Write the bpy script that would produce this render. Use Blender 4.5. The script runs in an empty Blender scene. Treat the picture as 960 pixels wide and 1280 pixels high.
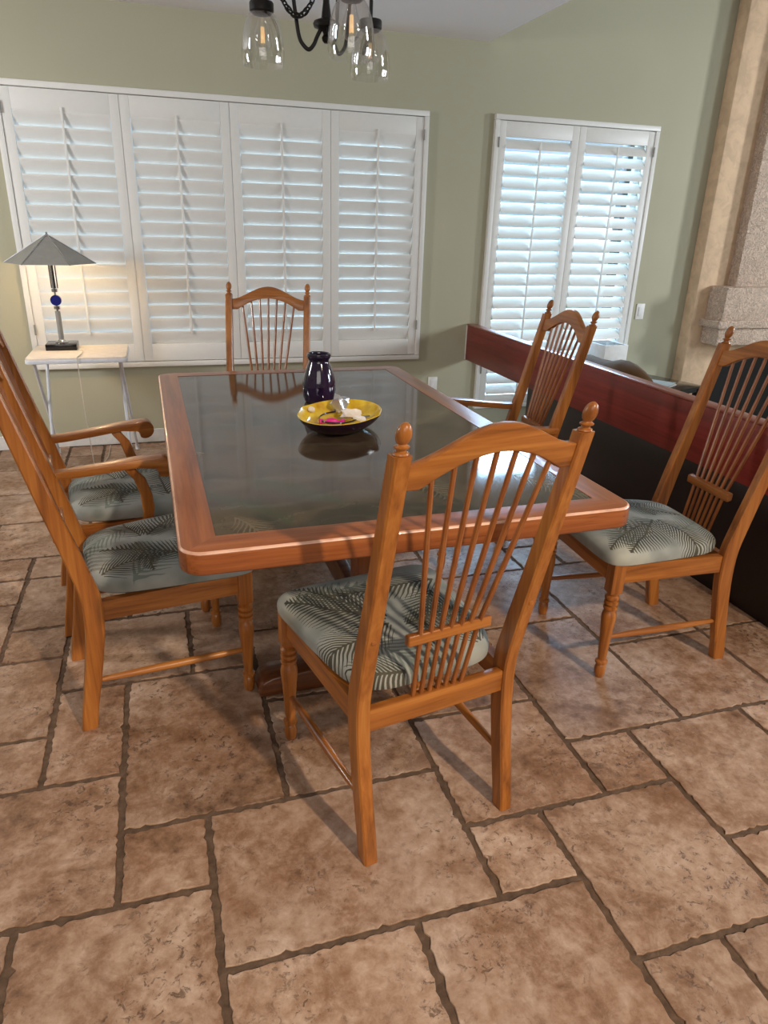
import bpy, bmesh, math, random
from mathutils import Vector, Matrix
random.seed(7)
PI = math.pi
SC = bpy.context.scene
COL = SC.collection

# ------------------------------------------------------------------ materials
def lin(c):
    return tuple(((v / 12.92) if v <= 0.04045 else ((v + 0.055) / 1.055) ** 2.4) for v in (x / 255 for x in c))

class NT:
    def __init__(s, name):
        s.m = bpy.data.materials.new(name); s.m.use_nodes = True
        s.t = s.m.node_tree; s.n = s.t.nodes; s.l = s.t.links
        s.b = s.n['Principled BSDF']
    def new(s, typ, **kw):
        nd = s.n.new(typ)
        for k, v in kw.items():
            setattr(nd, k, v)
        return nd
    def link(s, a, b): s.l.new(a, b)
    def val(s, sock, v):
        if isinstance(v, (int, float)): sock.default_value = v
        elif isinstance(v, tuple): sock.default_value = v if len(v) != 3 or sock.type != 'RGBA' else (*v, 1)
        else: s.l.new(v, sock)
    def math(s, op, a, b=None, c=None, clamp=False):
        nd = s.new('ShaderNodeMath', operation=op); nd.use_clamp = clamp
        s.val(nd.inputs[0], a)
        if b is not None: s.val(nd.inputs[1], b)
        if c is not None: s.val(nd.inputs[2], c)
        return nd.outputs[0]
    def mix(s, f, a, b, blend='MIX'):
        nd = s.new('ShaderNodeMix', data_type='RGBA', blend_type=blend)
        s.val(nd.inputs[0], f); s.val(nd.inputs[6], a); s.val(nd.inputs[7], b)
        return nd.outputs[2]
    def noise(s, vec, scale, detail=4, rough=.55, dist=0):
        nd = s.new('ShaderNodeTexNoise'); nd.inputs['Scale'].default_value = scale
        nd.inputs['Detail'].default_value = detail; nd.inputs['Roughness'].default_value = rough
        nd.inputs['Distortion'].default_value = dist
        if vec is not None: s.link(vec, nd.inputs['Vector'])
        return nd.outputs['Fac']
    def ramp(s, f, stops):
        nd = s.new('ShaderNodeValToRGB'); e = nd.color_ramp.elements
        while len(e) < len(stops): e.new(.5)
        for el, (p, c) in zip(e, stops):
            el.position = p; el.color = (*c, 1) if len(c) == 3 else c
        s.link(f, nd.inputs[0]); return nd.outputs[0]
    def coord(s, kind='Object', loc=(0, 0, 0), rot=(0, 0, 0), scale=(1, 1, 1)):
        tc = s.new('ShaderNodeTexCoord'); mp = s.new('ShaderNodeMapping')
        mp.inputs['Location'].default_value = loc; mp.inputs['Rotation'].default_value = rot; mp.inputs['Scale'].default_value = scale
        s.link(tc.outputs[kind], mp.inputs['Vector']); return mp.outputs[0]
    def bump(s, h, strength=.3, dist=.01):
        nd = s.new('ShaderNodeBump'); nd.inputs['Strength'].default_value = strength; nd.inputs['Distance'].default_value = dist
        s.link(h, nd.inputs['Height']); s.link(nd.outputs[0], s.b.inputs['Normal'])
    def set(s, col=None, rough=None, metal=None, spec=None, coat=None, trans=None, ior=None):
        for k, v in (('Base Color', col), ('Roughness', rough), ('Metallic', metal), ('Specular IOR Level', spec), ('Coat Weight', coat), ('Transmission Weight', trans), ('IOR', ior)):
            if v is not None: s.val(s.b.inputs[k], v)
        return s.m

def plain(name, c, rough=.5, metal=0, spec=.5, coat=0, var=1.0):
    t = NT(name); v = t.coord(); f = t.noise(v, 30, 3)
    c = lin(c)
    col = t.ramp(f, [(.3, tuple(x * (1 - .07 * var) for x in c)), (.7, tuple(min(1, x * (1 + .05 * var)) for x in c))])
    return t.set(col, rough, metal, spec, coat)

def wood(name, dark, mid, light, axis='z', rough=.34, coat=.15, grain=1.0, worn_highlight=None):
    """grain runs along the given local axis"""
    t = NT(name)
    sc = {'x': (1.2, 26, 26), 'y': (26, 1.2, 26), 'z': (26, 26, 1.2)}[axis]
    v = t.coord('Object', scale=sc)
    oi = t.new('ShaderNodeObjectInfo')
    va = t.new('ShaderNodeVectorMath', operation='ADD'); t.link(v, va.inputs[0])
    cb = t.new('ShaderNodeCombineXYZ'); r = t.math('MULTIPLY', oi.outputs['Random'], 37.0)
    for i in range(3): t.link(r, cb.inputs[i])
    t.link(cb.outputs[0], va.inputs[1]); v = va.outputs[0]
    f = t.noise(v, 1.1, 6, .6, .6)
    f2 = t.noise(v, 5.0, 3, .6)
    fm = t.math('ADD', t.math('MULTIPLY', f, .75), t.math('MULTIPLY', f2, .25))
    col = t.ramp(fm, [(.32, lin(dark)), (.5, lin(mid)), (.68, lin(light))])
    if worn_highlight:
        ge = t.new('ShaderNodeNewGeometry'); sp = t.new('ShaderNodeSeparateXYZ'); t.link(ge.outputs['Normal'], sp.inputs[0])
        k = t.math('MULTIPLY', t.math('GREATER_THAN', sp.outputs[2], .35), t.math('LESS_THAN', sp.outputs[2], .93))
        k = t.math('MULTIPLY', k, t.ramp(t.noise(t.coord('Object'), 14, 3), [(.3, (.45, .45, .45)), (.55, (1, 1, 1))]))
        col = t.mix(t.math('MULTIPLY', k, .95), col, (*lin(worn_highlight), 1))  # worn edge and its bright highlight, both mixed into the bevel colour
        pk = t.ramp(t.noise(t.coord('Object', scale=tuple(x * 3 for x in sc)), 1.5, 4), [(.58, (0, 0, 0)), (.66, (1, 1, 1))])
        side = t.math('LESS_THAN', sp.outputs[2], .35)
        col = t.mix(t.math('MULTIPLY', t.math('MULTIPLY', pk, side), .5), col, (*lin((84, 44, 24)), 1))
    t.bump(f2, .06 * grain, .004)
    return t.set(col, rough, 0, .5, coat)

def frond_mask(t, base, x, y, ang, L, W, freq, bend=0.6, duty=.55):
    """palm frond: mask 0..1 in the xy plane of vector 'base'"""
    sp = t.new('ShaderNodeSeparateXYZ'); t.link(base, sp.inputs[0])
    dx = t.math('SUBTRACT', sp.outputs[0], x); dy = t.math('SUBTRACT', sp.outputs[1], y)
    c, s_ = math.cos(ang), math.sin(ang)
    u = t.math('ADD', t.math('MULTIPLY', dx, c / L), t.math('MULTIPLY', dy, s_ / L))
    v = t.math('ADD', t.math('MULTIPLY', dx, -s_ / L), t.math('MULTIPLY', dy, c / L))
    v = t.math('ADD', v, t.math('MULTIPLY', t.math('MULTIPLY', u, u), bend * .4))
    av = t.math('ABSOLUTE', v)
    uc = t.math('MAXIMUM', t.math('MINIMUM', u, 1.0), 0.0)
    env = t.math('MULTIPLY', t.math('POWER', t.math('SINE', t.math('MULTIPLY', t.math('POWER', uc, .75), PI)), .7), W / L)
    inside = t.math('LESS_THAN', av, env)
    ph = t.math('MULTIPLY', t.math('SUBTRACT', u, t.math('MULTIPLY', av, 1.1)), freq)
    saw = t.math('FRACT', t.math('ADD', ph, 50.0))
    rel = t.math('DIVIDE', av, t.math('ADD', env, .001))
    th = t.math('MULTIPLY', t.math('SUBTRACT', 1.15, t.math('POWER', rel, 1.5)), duty)
    leaf = t.math('LESS_THAN', saw, th)
    rib = t.math('LESS_THAN', av, .012)
    on = t.math('MULTIPLY', t.math('GREATER_THAN', u, 0.0), t.math('LESS_THAN', u, 1.0))
    return t.math('MULTIPLY', t.math('MULTIPLY', inside, t.math('MAXIMUM', leaf, rib)), on)

def make_fabric():
    t = NT('palm_fabric')
    v0 = t.coord('Object')
    nz = t.new('ShaderNodeTexNoise'); nz.inputs['Scale'].default_value = 9; t.link(v0, nz.inputs['Vector'])
    vm = t.new('ShaderNodeVectorMath', operation='MULTIPLY_ADD'); vm.inputs[1].default_value = (.03, .03, 0); 
    t.link(nz.outputs['Color'], vm.inputs[0]); t.link(v0, vm.inputs[2]); v = vm.outputs[0]
    base = t.ramp(t.noise(v0, 5, 3), [(.35, lin((118, 124, 118))), (.52, lin((152, 154, 148))), (.7, lin((184, 182, 166)))])
    m1 = None
    for a in [(.16, .10, 1.9, .20, .06, 17, .5), (-.06, .08, 3.05, .20, .06, 18, .4),
              (.20, .40, 3.3, .30, .075, 19, .5), (.16, .34, 4.0, .26, .07, 18, -.4), (-.02, .26, 2.5, .27, .09, 19, .4), (-.06, .30, 1.9, .24, .07, 18, -.5), (-.02, .24, 3.5, .25, .08, 20, .5), (.02, .22, .25, .18, .05, 18, .3)]:
        k = frond_mask(t, v, *a)
        m1 = k if m1 is None else t.math('MAXIMUM', m1, k)
    m2 = None
    for a in [(-.20, .42, .2, .26, .055, 11, .5), (.21, .18, 2.2, .22, .06, 10, .6), (-.1, .2, 5.2, .2, .06, 12, -.5)]:
        k = frond_mask(t, v, *a)
        m2 = k if m2 is None else t.math('MAXIMUM', m2, k)
    shade = t.ramp(t.noise(v0, 14, 2), [(.35, lin((36, 34, 28))), (.65, lin((72, 66, 48)))])
    col = t.mix(t.math('MULTIPLY', m2, .7), base, (*lin((92, 104, 96)), 1))
    col = t.mix(t.math('MULTIPLY', m1, .9), col, shade)
    w = t.noise(t.coord('Object', scale=(1, 1, 1)), 600, 1)
    t.bump(w, .15, .002)
    return t.set(col, .85, 0, .25)

def make_inset():
    t = NT('dark_glass_over_fern_cloth')
    v0 = t.coord('Object')
    nz = t.new('ShaderNodeTexNoise'); nz.inputs['Scale'].default_value = 4; t.link(v0, nz.inputs['Vector'])
    vm = t.new('ShaderNodeVectorMath', operation='MULTIPLY_ADD'); vm.inputs[1].default_value = (.12, .12, 0)
    t.link(nz.outputs['Color'], vm.inputs[0]); t.link(v0, vm.inputs[2]); v = vm.outputs[0]
    base = t.ramp(t.noise(v0, 7, 5), [(.35, lin((56, 44, 35))), (.65, lin((84, 69, 54)))])
    rnd = random.Random(3); mA = mB = None
    for i in range(16):
        x = -.4 + .8 * rnd.random(); y = -.8 + 1.6 * ((i + rnd.random()) / 16)
        k = frond_mask(t, v, x, y, rnd.random() * 6.28, .22 + .16 * rnd.random(), .05, 18, rnd.uniform(-.8, .8), .45)
        if i % 3: mA = k if mA is None else t.math('MAXIMUM', mA, k)
        else: mB = k if mB is None else t.math('MAXIMUM', mB, k)
    col = t.mix(t.math('MULTIPLY', mA, .5), base, (*lin((124, 110, 88)), 1))
    col = t.mix(t.math('MULTIPLY', mB, .65), col, (*lin((40, 66, 46)), 1))
    sw = t.new('ShaderNodeTexWave', wave_type='RINGS'); sw.inputs['Scale'].default_value = 5; sw.inputs['Distortion'].default_value = 9; sw.inputs['Detail'].default_value = 3
    t.link(v, sw.inputs['Vector'])
    col = t.mix(t.math('MULTIPLY', t.math('GREATER_THAN', sw.outputs['Fac'], .9), .22), col, (*lin((104, 96, 80)), 1))
    return t.set(col, .07, 0, .6)

def make_tile():
    t = NT('travertine_tile')
    at = t.new('ShaderNodeAttribute'); at.attribute_name = 'tile_tone'
    rnd = at.outputs['Fac']
    v = t.coord('Object')
    cb = t.new('ShaderNodeCombineXYZ'); t.link(t.math('MULTIPLY', rnd, 60.0), cb.inputs[2])
    va = t.new('ShaderNodeVectorMath', operation='ADD'); t.link(v, va.inputs[0]); t.link(cb.outputs[0], va.inputs[1]); vv = va.outputs[0]
    f1 = t.noise(vv, 3.2, 6, .62, .8)
    f2 = t.noise(vv, 14, 6, .7, .4)
    f3 = t.noise(vv, 60, 4, .7)
    f4 = t.noise(vv, 34, 5, .7, .3)
    mixf = t.math('ADD', t.math('ADD', t.math('MULTIPLY', f1, .46), t.math('MULTIPLY', f2, .26)), t.math('MULTIPLY', f4, .28))
    c1 = t.ramp(mixf, [(.36, lin((98, 70, 48))), (.45, lin((148, 114, 89))), (.53, lin((180, 150, 127))), (.64, lin((210, 185, 166)))])
    red = t.ramp(t.noise(vv, 2.6, 4, .6, .5), [(.45, (0, 0, 0)), (.7, (1, 1, 1))])
    c1 = t.mix(t.math('MULTIPLY', red, .32), c1, (*lin((150, 106, 76)), 1))
    tone = t.ramp(rnd, [(0, (.82, .80, .78)), (1, (1.04, 1.02, 1.0))])
    c2 = t.mix(1.0, c1, tone, 'MULTIPLY')
    # brown blotches and dark pits
    bl = t.ramp(t.noise(vv, 5.5, 5, .7, 1.2), [(.52, (0, 0, 0)), (.68, (1, 1, 1))])
    c3 = t.mix(t.math('MULTIPLY', bl, .6), c2, (*lin((122, 84, 54)), 1))
    area = t.ramp(t.noise(vv, 4.2, 3, .6), [(.42, (0, 0, 0)), (.60, (1, 1, 1))])
    pit = t.ramp(t.noise(vv, 52, 5, .72, .6), [(.55, (0, 0, 0)), (.62, (1, 1, 1))])
    pm = t.math('MULTIPLY', pit, area)
    c4 = t.mix(t.math('MULTIPLY', pm, .75), c3, (*lin((84, 60, 42)), 1))
    h = t.math('SUBTRACT', t.math('ADD', t.math('MULTIPLY', f2, .35), t.math('MULTIPLY', f3, .25)), t.math('MULTIPLY', pm, .9))
    t.bump(h, .35, .006)
    return t.set(c4, t.math('ADD', t.math('MULTIPLY', f2, .25), .36), 0, .4)

def make_grout():
    t = NT('floor_grout'); v = t.coord()
    col = t.ramp(t.noise(v, 40, 5), [(.3, lin((82, 64, 50))), (.7, lin((114, 92, 75)))])
    t.bump(t.noise(v, 120, 3), .5, .004)
    return t.set(col, .9, 0, .2)

def make_wall(name, c, s=1.0):
    t = NT(name); v = t.coord()
    c = lin(c)
    col = t.ramp(t.noise(v, .8, 3), [(.3, tuple(x * .95 for x in c)), (.7, tuple(x * 1.04 for x in c))])
    t.bump(t.noise(v, 130, 4, .6), .12 * s, .003)
    return t.set(col, .78, 0, .3)

def make_stucco(name, c, coarse=True):
    t = NT(name); v = t.coord()
    c = lin(c)
    f = t.noise(v, 34 if coarse else 12, 4, .6, 2.2 if coarse else .6)
    col = t.ramp(f, [(.38, tuple(x * (.74 if coarse else .9) for x in c)), (.6, tuple(min(1, x * 1.08) for x in c))])
    t.bump(f, 1.0 if coarse else .3, .03 if coarse else .012)
    return t.set(col, .9, 0, .2)

def make_glass(name, tint=(1, 1, 1), rough=0.0):
    """thin clear glass: mostly transparent with real reflections"""
    t = NT(name)
    tr = t.new('ShaderNodeBsdfTransparent'); tr.inputs[0].default_value = (*tint, 1)
    gl = t.new('ShaderNodeBsdfGlossy'); gl.inputs['Roughness'].default_value = .03
    lw = t.new('ShaderNodeLayerWeight'); lw.inputs['Blend'].default_value = .45
    mx = t.new('ShaderNodeMixShader')
    t.link(t.math('ADD', t.math('MULTIPLY', lw.outputs['Facing'], .40), .04), mx.inputs[0])
    t.link(tr.outputs[0], mx.inputs[1]); t.link(gl.outputs[0], mx.inputs[2])
    t.link(mx.outputs[0], t.n['Material Output'].inputs['Surface'])
    return t.m

def make_emit(name, c, s):
    t = NT(name)
    t.b.inputs['Emission Color'].default_value = (*c, 1); t.b.inputs['Emission Strength'].default_value = s
    t.b.inputs['Base Color'].default_value = (*c, 1)
    return t.m

OAK = ((108, 60, 22), (160, 95, 38), (188, 123, 56))
M = {}
M['oak_z'] = wood('honey_oak', *OAK, axis='z')
M['oak_x'] = wood('honey_oak_crosswise', *OAK, axis='x')
M['oak_y'] = wood('honey_oak_lengthwise', *OAK, axis='y')
M['spindle'] = wood('oak_spindle', (104, 56, 24), (146, 84, 38), (168, 104, 52), axis='z')
RED = ((108, 54, 25), (148, 82, 41), (172, 104, 57))
M['top_x'] = wood('table_border_crosswise', *RED, axis='x', rough=.28, grain=1.5, worn_highlight=(236, 190, 164))
M['top_y'] = wood('table_border_lengthwise', *RED, axis='y', rough=.28, grain=1.5, worn_highlight=(236, 190, 164))
M['base_x'] = wood('table_base_wood', (70, 36, 18), (100, 56, 30), (124, 74, 42), axis='x')
M['base_z'] = wood('table_post_wood', (92, 48, 22), (130, 72, 36), (152, 92, 50), axis='z')
M['fabric'] = make_fabric()
M['inset'] = make_inset()
M['tile'] = make_tile()
M['grout'] = make_grout()
M['wall'] = make_wall('sage_wall_paint', (178, 174, 150))
M['ceiling'] = make_wall('ceiling_paint', (236, 232, 232), 2)
M['white'] = plain('white_shutter_paint', (228, 226, 220), .42, var=.2)
M['white2'] = plain('white_trim_paint', (226, 224, 220), .5)
M['stucco'] = make_stucco('rough_stucco', (232, 206, 184))
M['stucco2'] = make_stucco('smooth_stucco', (214, 184, 152), False)
M['divider_red'] = wood('red_stained_wood', (98, 24, 18), (120, 33, 25), (136, 43, 33), axis='y', rough=.42, grain=.6)
M['divider_top'] = wood('red_stained_edge_highlight', (120, 62, 50), (150, 88, 74), (170, 108, 92), axis='y', rough=.3, grain=.6)  # red stain paled to paint a highlight along the cap
M['divider_dark'] = plain('dark_brown_panel', (26, 14, 13), .4)
M['black'] = plain('black_gloss', (14, 14, 15), .15)
M['black_iron'] = plain('black_iron', (30, 28, 28), .42, .3)
M['chrome'] = plain('chrome', (200, 200, 205), .15, 1)
M['lamp_metal'] = plain('brushed_grey_metal', (150, 148, 142), .5, .25)
M['blue'] = plain('cobalt_blue_enamel', (22, 28, 110), .2)
M['cream'] = plain('cream_laminate', (228, 216, 202), .5)
M['tray_metal'] = plain('white_enamel_tube', (216, 218, 224), .35)
M['vase'] = NT('aubergine_glaze'); _t = M['vase']
_c = _t.ramp(_t.noise(_t.coord('Object', scale=(6, 6, 1.5)), 2, 3), [(.35, lin((18, 16, 44))), (.7, lin((50, 28, 58)))])
M['vase'] = _t.set(_c, .1, 0, .6, .5)
_t = NT('yellow_glaze')
_c = _t.ramp(_t.noise(_t.coord(), 18, 4), [(.3, lin((196, 148, 20))), (.55, lin((224, 190, 50))), (.75, lin((236, 216, 96)))])
M['yellow'] = _t.set(_c, .18, 0, .5, .3)
M['plum'] = plain('plum_glaze', (34, 12, 30), .12, 0, .6, .4)
M['pink'] = plain('pink_plastic', (214, 40, 140), .3)
M['foil'] = plain('silver_foil', (210, 212, 218), .25, .8)
M['shell'] = plain('white_shell', (236, 228, 222), .4)
M['glass'] = make_glass('clear_glass')
M['pane'] = make_glass('window_glass')
M['filament'] = make_emit('amber_filament', (.9, .6, .28), .7)
M['bulb'] = make_emit('warm_lamp_bulb', (1.0, .75, .45), 10.0)
M['leather'] = plain('brown_upholstery', (92, 64, 32), .85, 0, .2)
M['smoked'] = plain('smoked_black_glass', (18, 22, 20), .06)
M['paper'] = plain('magazine_paper', (176, 174, 168), .9, 0, .1)
M['paper2'] = plain('magazine_cover', (140, 138, 130), .9, 0, .1)
M['carpet'] = plain('grey_carpet', (140, 138, 132), .95)
M['plate'] = plain('white_plastic', (228, 226, 220), .4)
M['grass'] = plain('patio_paving', (176, 184, 192), .9)
M['hedge'] = plain('hedge_green', (96, 128, 74), .9)
M['fence'] = plain('pale_fence', (226, 232, 236), .8)
M['post'] = plain('dark_patio_post', (50, 48, 46), .6)
M['firebox'] = plain('firebox_black', (8, 10, 10), .35)
M['cord'] = plain('clear_white_cord', (206, 196, 180), .5)
M['rubber'] = plain('white_rubber', (225, 225, 225), .6)

# ------------------------------------------------------------------ mesh builder
class MB:
    def __init__(s): s.v = []; s.f = []
    def add(s, vs, fs):
        b = len(s.v); s.v += [tuple(x) for x in vs]; s.f += [tuple(b + i for i in f) for f in fs]
    def bm(s, b):
        b.verts.ensure_lookup_table(); b.verts.index_update()
        s.add([v.co[:] for v in b.verts], [[v.index for v in f.verts] for f in b.faces]); b.free()
    def box(s, x0, x1, y0, y1, z0, z1, bev=0.0, seg=2, mat=None):
        b = bmesh.new(); bmesh.ops.create_cube(b, size=1)
        for v in b.verts:
            v.co = Vector((x0 if v.co.x < 0 else x1, y0 if v.co.y < 0 else y1, z0 if v.co.z < 0 else z1))
        if bev: bmesh.ops.bevel(b, geom=b.edges[:], offset=bev, segments=seg, affect='EDGES', profile=.5)
        if mat is not None: bmesh.ops.transform(b, matrix=mat, verts=b.verts)
        s.bm(b)
    def prism(s, poly, fn, d0, d1, bev=0.0, seg=2, only=None):
        """poly: 2d outline (CCW); fn(a,b,d) -> 3d"""
        b = bmesh.new(); n = len(poly)
        A = [b.verts.new(fn(p[0], p[1], d0)) for p in poly]; B = [b.verts.new(fn(p[0], p[1], d1)) for p in poly]
        b.faces.new(A[::-1]); b.faces.new(B)
        for i in range(n): b.faces.new((A[i], A[(i + 1) % n], B[(i + 1) % n], B[i]))
        bmesh.ops.recalc_face_normals(b, faces=b.faces)
        if bev:
            es = [e for e in b.edges if len(e.link_faces) == 2 and e.calc_face_angle(0) > .6 and (only is None or only(e))]
            bmesh.ops.bevel(b, geom=es, offset=bev, segments=seg, affect='EDGES', profile=.5)
        s.bm(b)
    def tube(s, pts, r, n=10, cap=True):
        pts = [Vector(p) for p in pts]; k = len(pts)
        rs = r if isinstance(r, (list, tuple)) else [r] * k
        vs = []; up = None
        for i, p in enumerate(pts):
            t = (pts[min(i + 1, k - 1)] - pts[max(i - 1, 0)]).normalized()
            if up is None:
                up = Vector((0, 0, 1)) if abs(t.z) < .9 else Vector((1, 0, 0))
            a = t.cross(up)
            if a.length < 1e-6: a = t.orthogonal()
            a.normalize(); bb = a.cross(t).normalized(); up = bb
            for j in range(n):
                q = 2 * PI * j / n; vs.append(p + (a * math.cos(q) + bb * math.sin(q)) * rs[i])
        fs = []
        for i in range(k - 1):
            for j in range(n):
                j2 = (j + 1) % n; fs.append((i * n + j, i * n + j2, (i + 1) * n + j2, (i + 1) * n + j))
        if cap: fs.append(tuple(range(n))[::-1]); fs.append(tuple((k - 1) * n + j for j in range(n)))
        s.add(vs, fs)
    def lathe(s, prof, n=24, c=(0, 0, 0), cap0=True, cap1=True):
        """prof: (r,z) list"""
        vs = []; fs = []; k = len(prof)
        for r, z in prof:
            for j in range(n):
                q = 2 * PI * j / n; vs.append((c[0] + r * math.cos(q), c[1] + r * math.sin(q), c[2] + z))
        for i in range(k - 1):
            for j in range(n):
                j2 = (j + 1) % n; fs.append((i * n + j, i * n + j2, (i + 1) * n + j2, (i + 1) * n + j))
        if cap0: fs.append(tuple(range(n))[::-1])
        if cap1: fs.append(tuple((k - 1) * n + j for j in range(n)))
        s.add(vs, fs)
    def loft(s, rings, cap=True):
        n = len(rings[0]); vs = [p for r in rings for p in r]; fs = []
        for i in range(len(rings) - 1):
            for j in range(n):
                j2 = (j + 1) % n; fs.append((i * n + j, i * n + j2, (i + 1) * n + j2, (i + 1) * n + j))
        if cap: fs.append(tuple(range(n))[::-1]); fs.append(tuple((len(rings) - 1) * n + j for j in range(n)))
        s.add(vs, fs)
    def sphere(s, c, r, sx=1, sy=1, sz=1, u=20, v=12):
        b = bmesh.new(); bmesh.ops.create_uvsphere(b, u_segments=u, v_segments=v, radius=r)
        for w in b.verts: w.co = Vector((c[0] + w.co.x * sx, c[1] + w.co.y * sy, c[2] + w.co.z * sz))
        s.bm(b)
    def build(s, name, mat, parent=None, smooth=40):
        me = bpy.data.meshes.new(name); me.from_pydata([tuple(v) for v in s.v], [], s.f); me.update()
        b = bmesh.new(); b.from_mesh(me); bmesh.ops.recalc_face_normals(b, faces=b.faces); b.to_mesh(me); b.free()
        if smooth:
            me.shade_smooth(); me.set_sharp_from_angle(angle=math.radians(smooth))
        me.materials.append(mat)
        o = bpy.data.objects.new(name, me); COL.objects.link(o)
        if parent is not None: o.parent = parent
        return o

def thing(name, label, cat, loc=(0, 0, 0), rz=0, group=None):
    o = bpy.data.objects.new(name, None); COL.objects.link(o)
    o.empty_display_size = .1; o.location = loc; o.rotation_euler = (0, 0, rz)
    return tag(o, label, cat, group)
def tag(o, label, cat, group=None):
    o['label'] = label; o['category'] = cat
    if group: o['group'] = group
    return o
def struct(o):
    o['kind'] = 'structure'; return o
def dup(root, loc, rz, label):
    r = root.copy(); COL.objects.link(r); r.location = loc; r.rotation_euler = (0, 0, rz); r['label'] = label
    for ch in list(root.children):
        c = ch.copy(); COL.objects.link(c); c.parent = r
        for g in list(ch.children):
            d = g.copy(); COL.objects.link(d); d.parent = c
    return r
def arc(cx, cy, r, a0, a1, n):
    return [(cx + r * math.cos(a0 + (a1 - a0) * i / n), cy + r * math.sin(a0 + (a1 - a0) * i / n)) for i in range(n + 1)]

YW = 4.74      # room face of the window wall
HC = 2.44      # low ceiling
XE = 2.12      # edge of low ceiling / sunken living room

# ------------------------------------------------------------------ floor
TX, TY, X0T, Y0T = .2035, .2075, .008, 1.40
fixed = [(0, -2, 3, 2), (-1, -1, 1, 1), (3, -2, 1, 1), (4, -3, 2, 2), (5, -1, 1, 1), (6, -2, 2, 2), (3, -1, 2, 2), (5, 0, 2, 3), (7, 0, 2, 2),
         (0, -4, 2, 2), (2, -4, 2, 2), (-2, -3, 2, 2), (-3, -1, 2, 2), (-1, 0, 2, 3), (-2, 1, 1, 2), (1, 0, 2, 2), (-3, 4, 1, 1), (-3, 5, 2, 2), (-3, 7, 1, 1),
         (4, -5, 1, 2), (5, -5, 2, 2), (6, -3, 1, 1), (7, -4, 2, 2), (-4, 2, 2, 2), (-3, 1, 1, 1), (1, 2, 2, 2), (3, 1, 2, 3)]
K0, K1, J0, J1 = -9, 10, -9, 16
occ = {}
tiles = []
def put(k, j, w, h):
    for a in range(w):
        for b in range(h):
            if (k + a, j + b) in occ or not (K0 <= k + a <= K1 and J0 <= j + b <= J1): return False
    for a in range(w):
        for b in range(h): occ[(k + a, j + b)] = 1
    tiles.append((k, j, w, h)); return True
for q in fixed: put(*q)
rt = random.Random(5)
for j in range(J0, J1 + 1):
    for k in range(K0, K1 + 1):
        if (k, j) in occ: continue
        opts = [(2, 2), (2, 2), (3, 2), (2, 3), (2, 2), (1, 1), (1, 2), (2, 1)]
        rt.shuffle(opts)
        for w, h in opts + [(1, 1)]:
            if put(k, j, w, h): break
def make_floor():
    vs, fs, tones = [], [], []
    rr = random.Random(11)
    xmax = XE
    for (k, j, w, h) in tiles:
        x0 = X0T + k * TX + .0062; x1 = X0T + (k + w) * TX - .0062; y0 = Y0T + j * TY + .0062; y1 = Y0T + (j + h) * TY - .0062
        x1 = min(x1, xmax); y1 = min(y1, YW - .002)
        if x1 - x0 < .03 or y1 - y0 < .03: continue
        tone = rr.random()
        ring = []
        def side(ax, ay, bx, by):
            L = math.hypot(bx - ax, by - ay); n = max(3, int(L / .012))
            nx, ny = -(by - ay) / L, (bx - ax) / L
            for i in range(n):
                t_ = i / n; d = abs(rr.gauss(0, .0024)) if 0 < i else .004
                if rr.random() < .08: d += .005
                ring.append((ax + (bx - ax) * t_ + nx * d, ay + (by - ay) * t_ + ny * d))
        side(x0, y0, x1, y0); side(x1, y0, x1, y1); side(x1, y1, x0, y1); side(x0, y1, x0, y0)
        n = len(ring); b = len(vs)
        dz = rr.uniform(-.0012, 0)
        cx, cy = (x0 + x1) / 2, (y0 + y1) / 2
        def inn(p, d):
            sx = max(0, 1 - d / ((x1 - x0) / 2)); sy = max(0, 1 - d / ((y1 - y0) / 2))
            return (cx + (p[0] - cx) * sx, cy + (p[1] - cy) * sy)
        for p in ring: vs.append((p[0], p[1], -.012))
        for p in ring: vs.append((p[0], p[1], -.002))
        for p in ring:
            q = inn(p, .0012); vs.append((q[0], q[1], dz))
        for i in range(n):
            i2 = (i + 1) % n
            fs.append((b + i, b + i2, b + n + i2, b + n + i)); fs.append((b + n + i, b + n + i2, b + 2 * n + i2, b + 2 * n + i))
        fs.append(tuple(b + 2 * n + i for i in range(n)))
        tones += [tone] * (3 * n)
    # grout slab
    xa, xb, ya, yb = X0T + K0 * TX - .3, XE, Y0T + J0 * TY - .3, YW
    g = len(vs); nt = len(fs)
    for z in (-.30, -.0045):
        vs += [(xa, ya, z), (xb, ya, z), (xb, yb, z), (xa, yb, z)]
    fs += [(g + 3, g + 2, g + 1, g), (g + 4, g + 5, g + 6, g + 7)] + [(g + i, g + (i + 1) % 4, g + 4 + (i + 1) % 4, g + 4 + i) for i in range(4)]
    tones += [0] * 8
    me = bpy.data.meshes.new('floor'); me.from_pydata(vs, [], fs); me.update()
    at = me.attributes.new('tile_tone', 'FLOAT', 'POINT'); at.data.foreach_set('value', tones)
    me.materials.append(M['tile']); me.materials.append(M['grout'])
    for i, p in enumerate(me.polygons): p.material_index = 0 if i < nt else 1
    o = bpy.data.objects.new('floor', me); COL.objects.link(o); struct(o)
make_floor()
b = MB(); b.box(XE, 7.0, -5.0, YW, -.30, -.16); struct(b.build('floor_living_room', M['carpet']))

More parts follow.
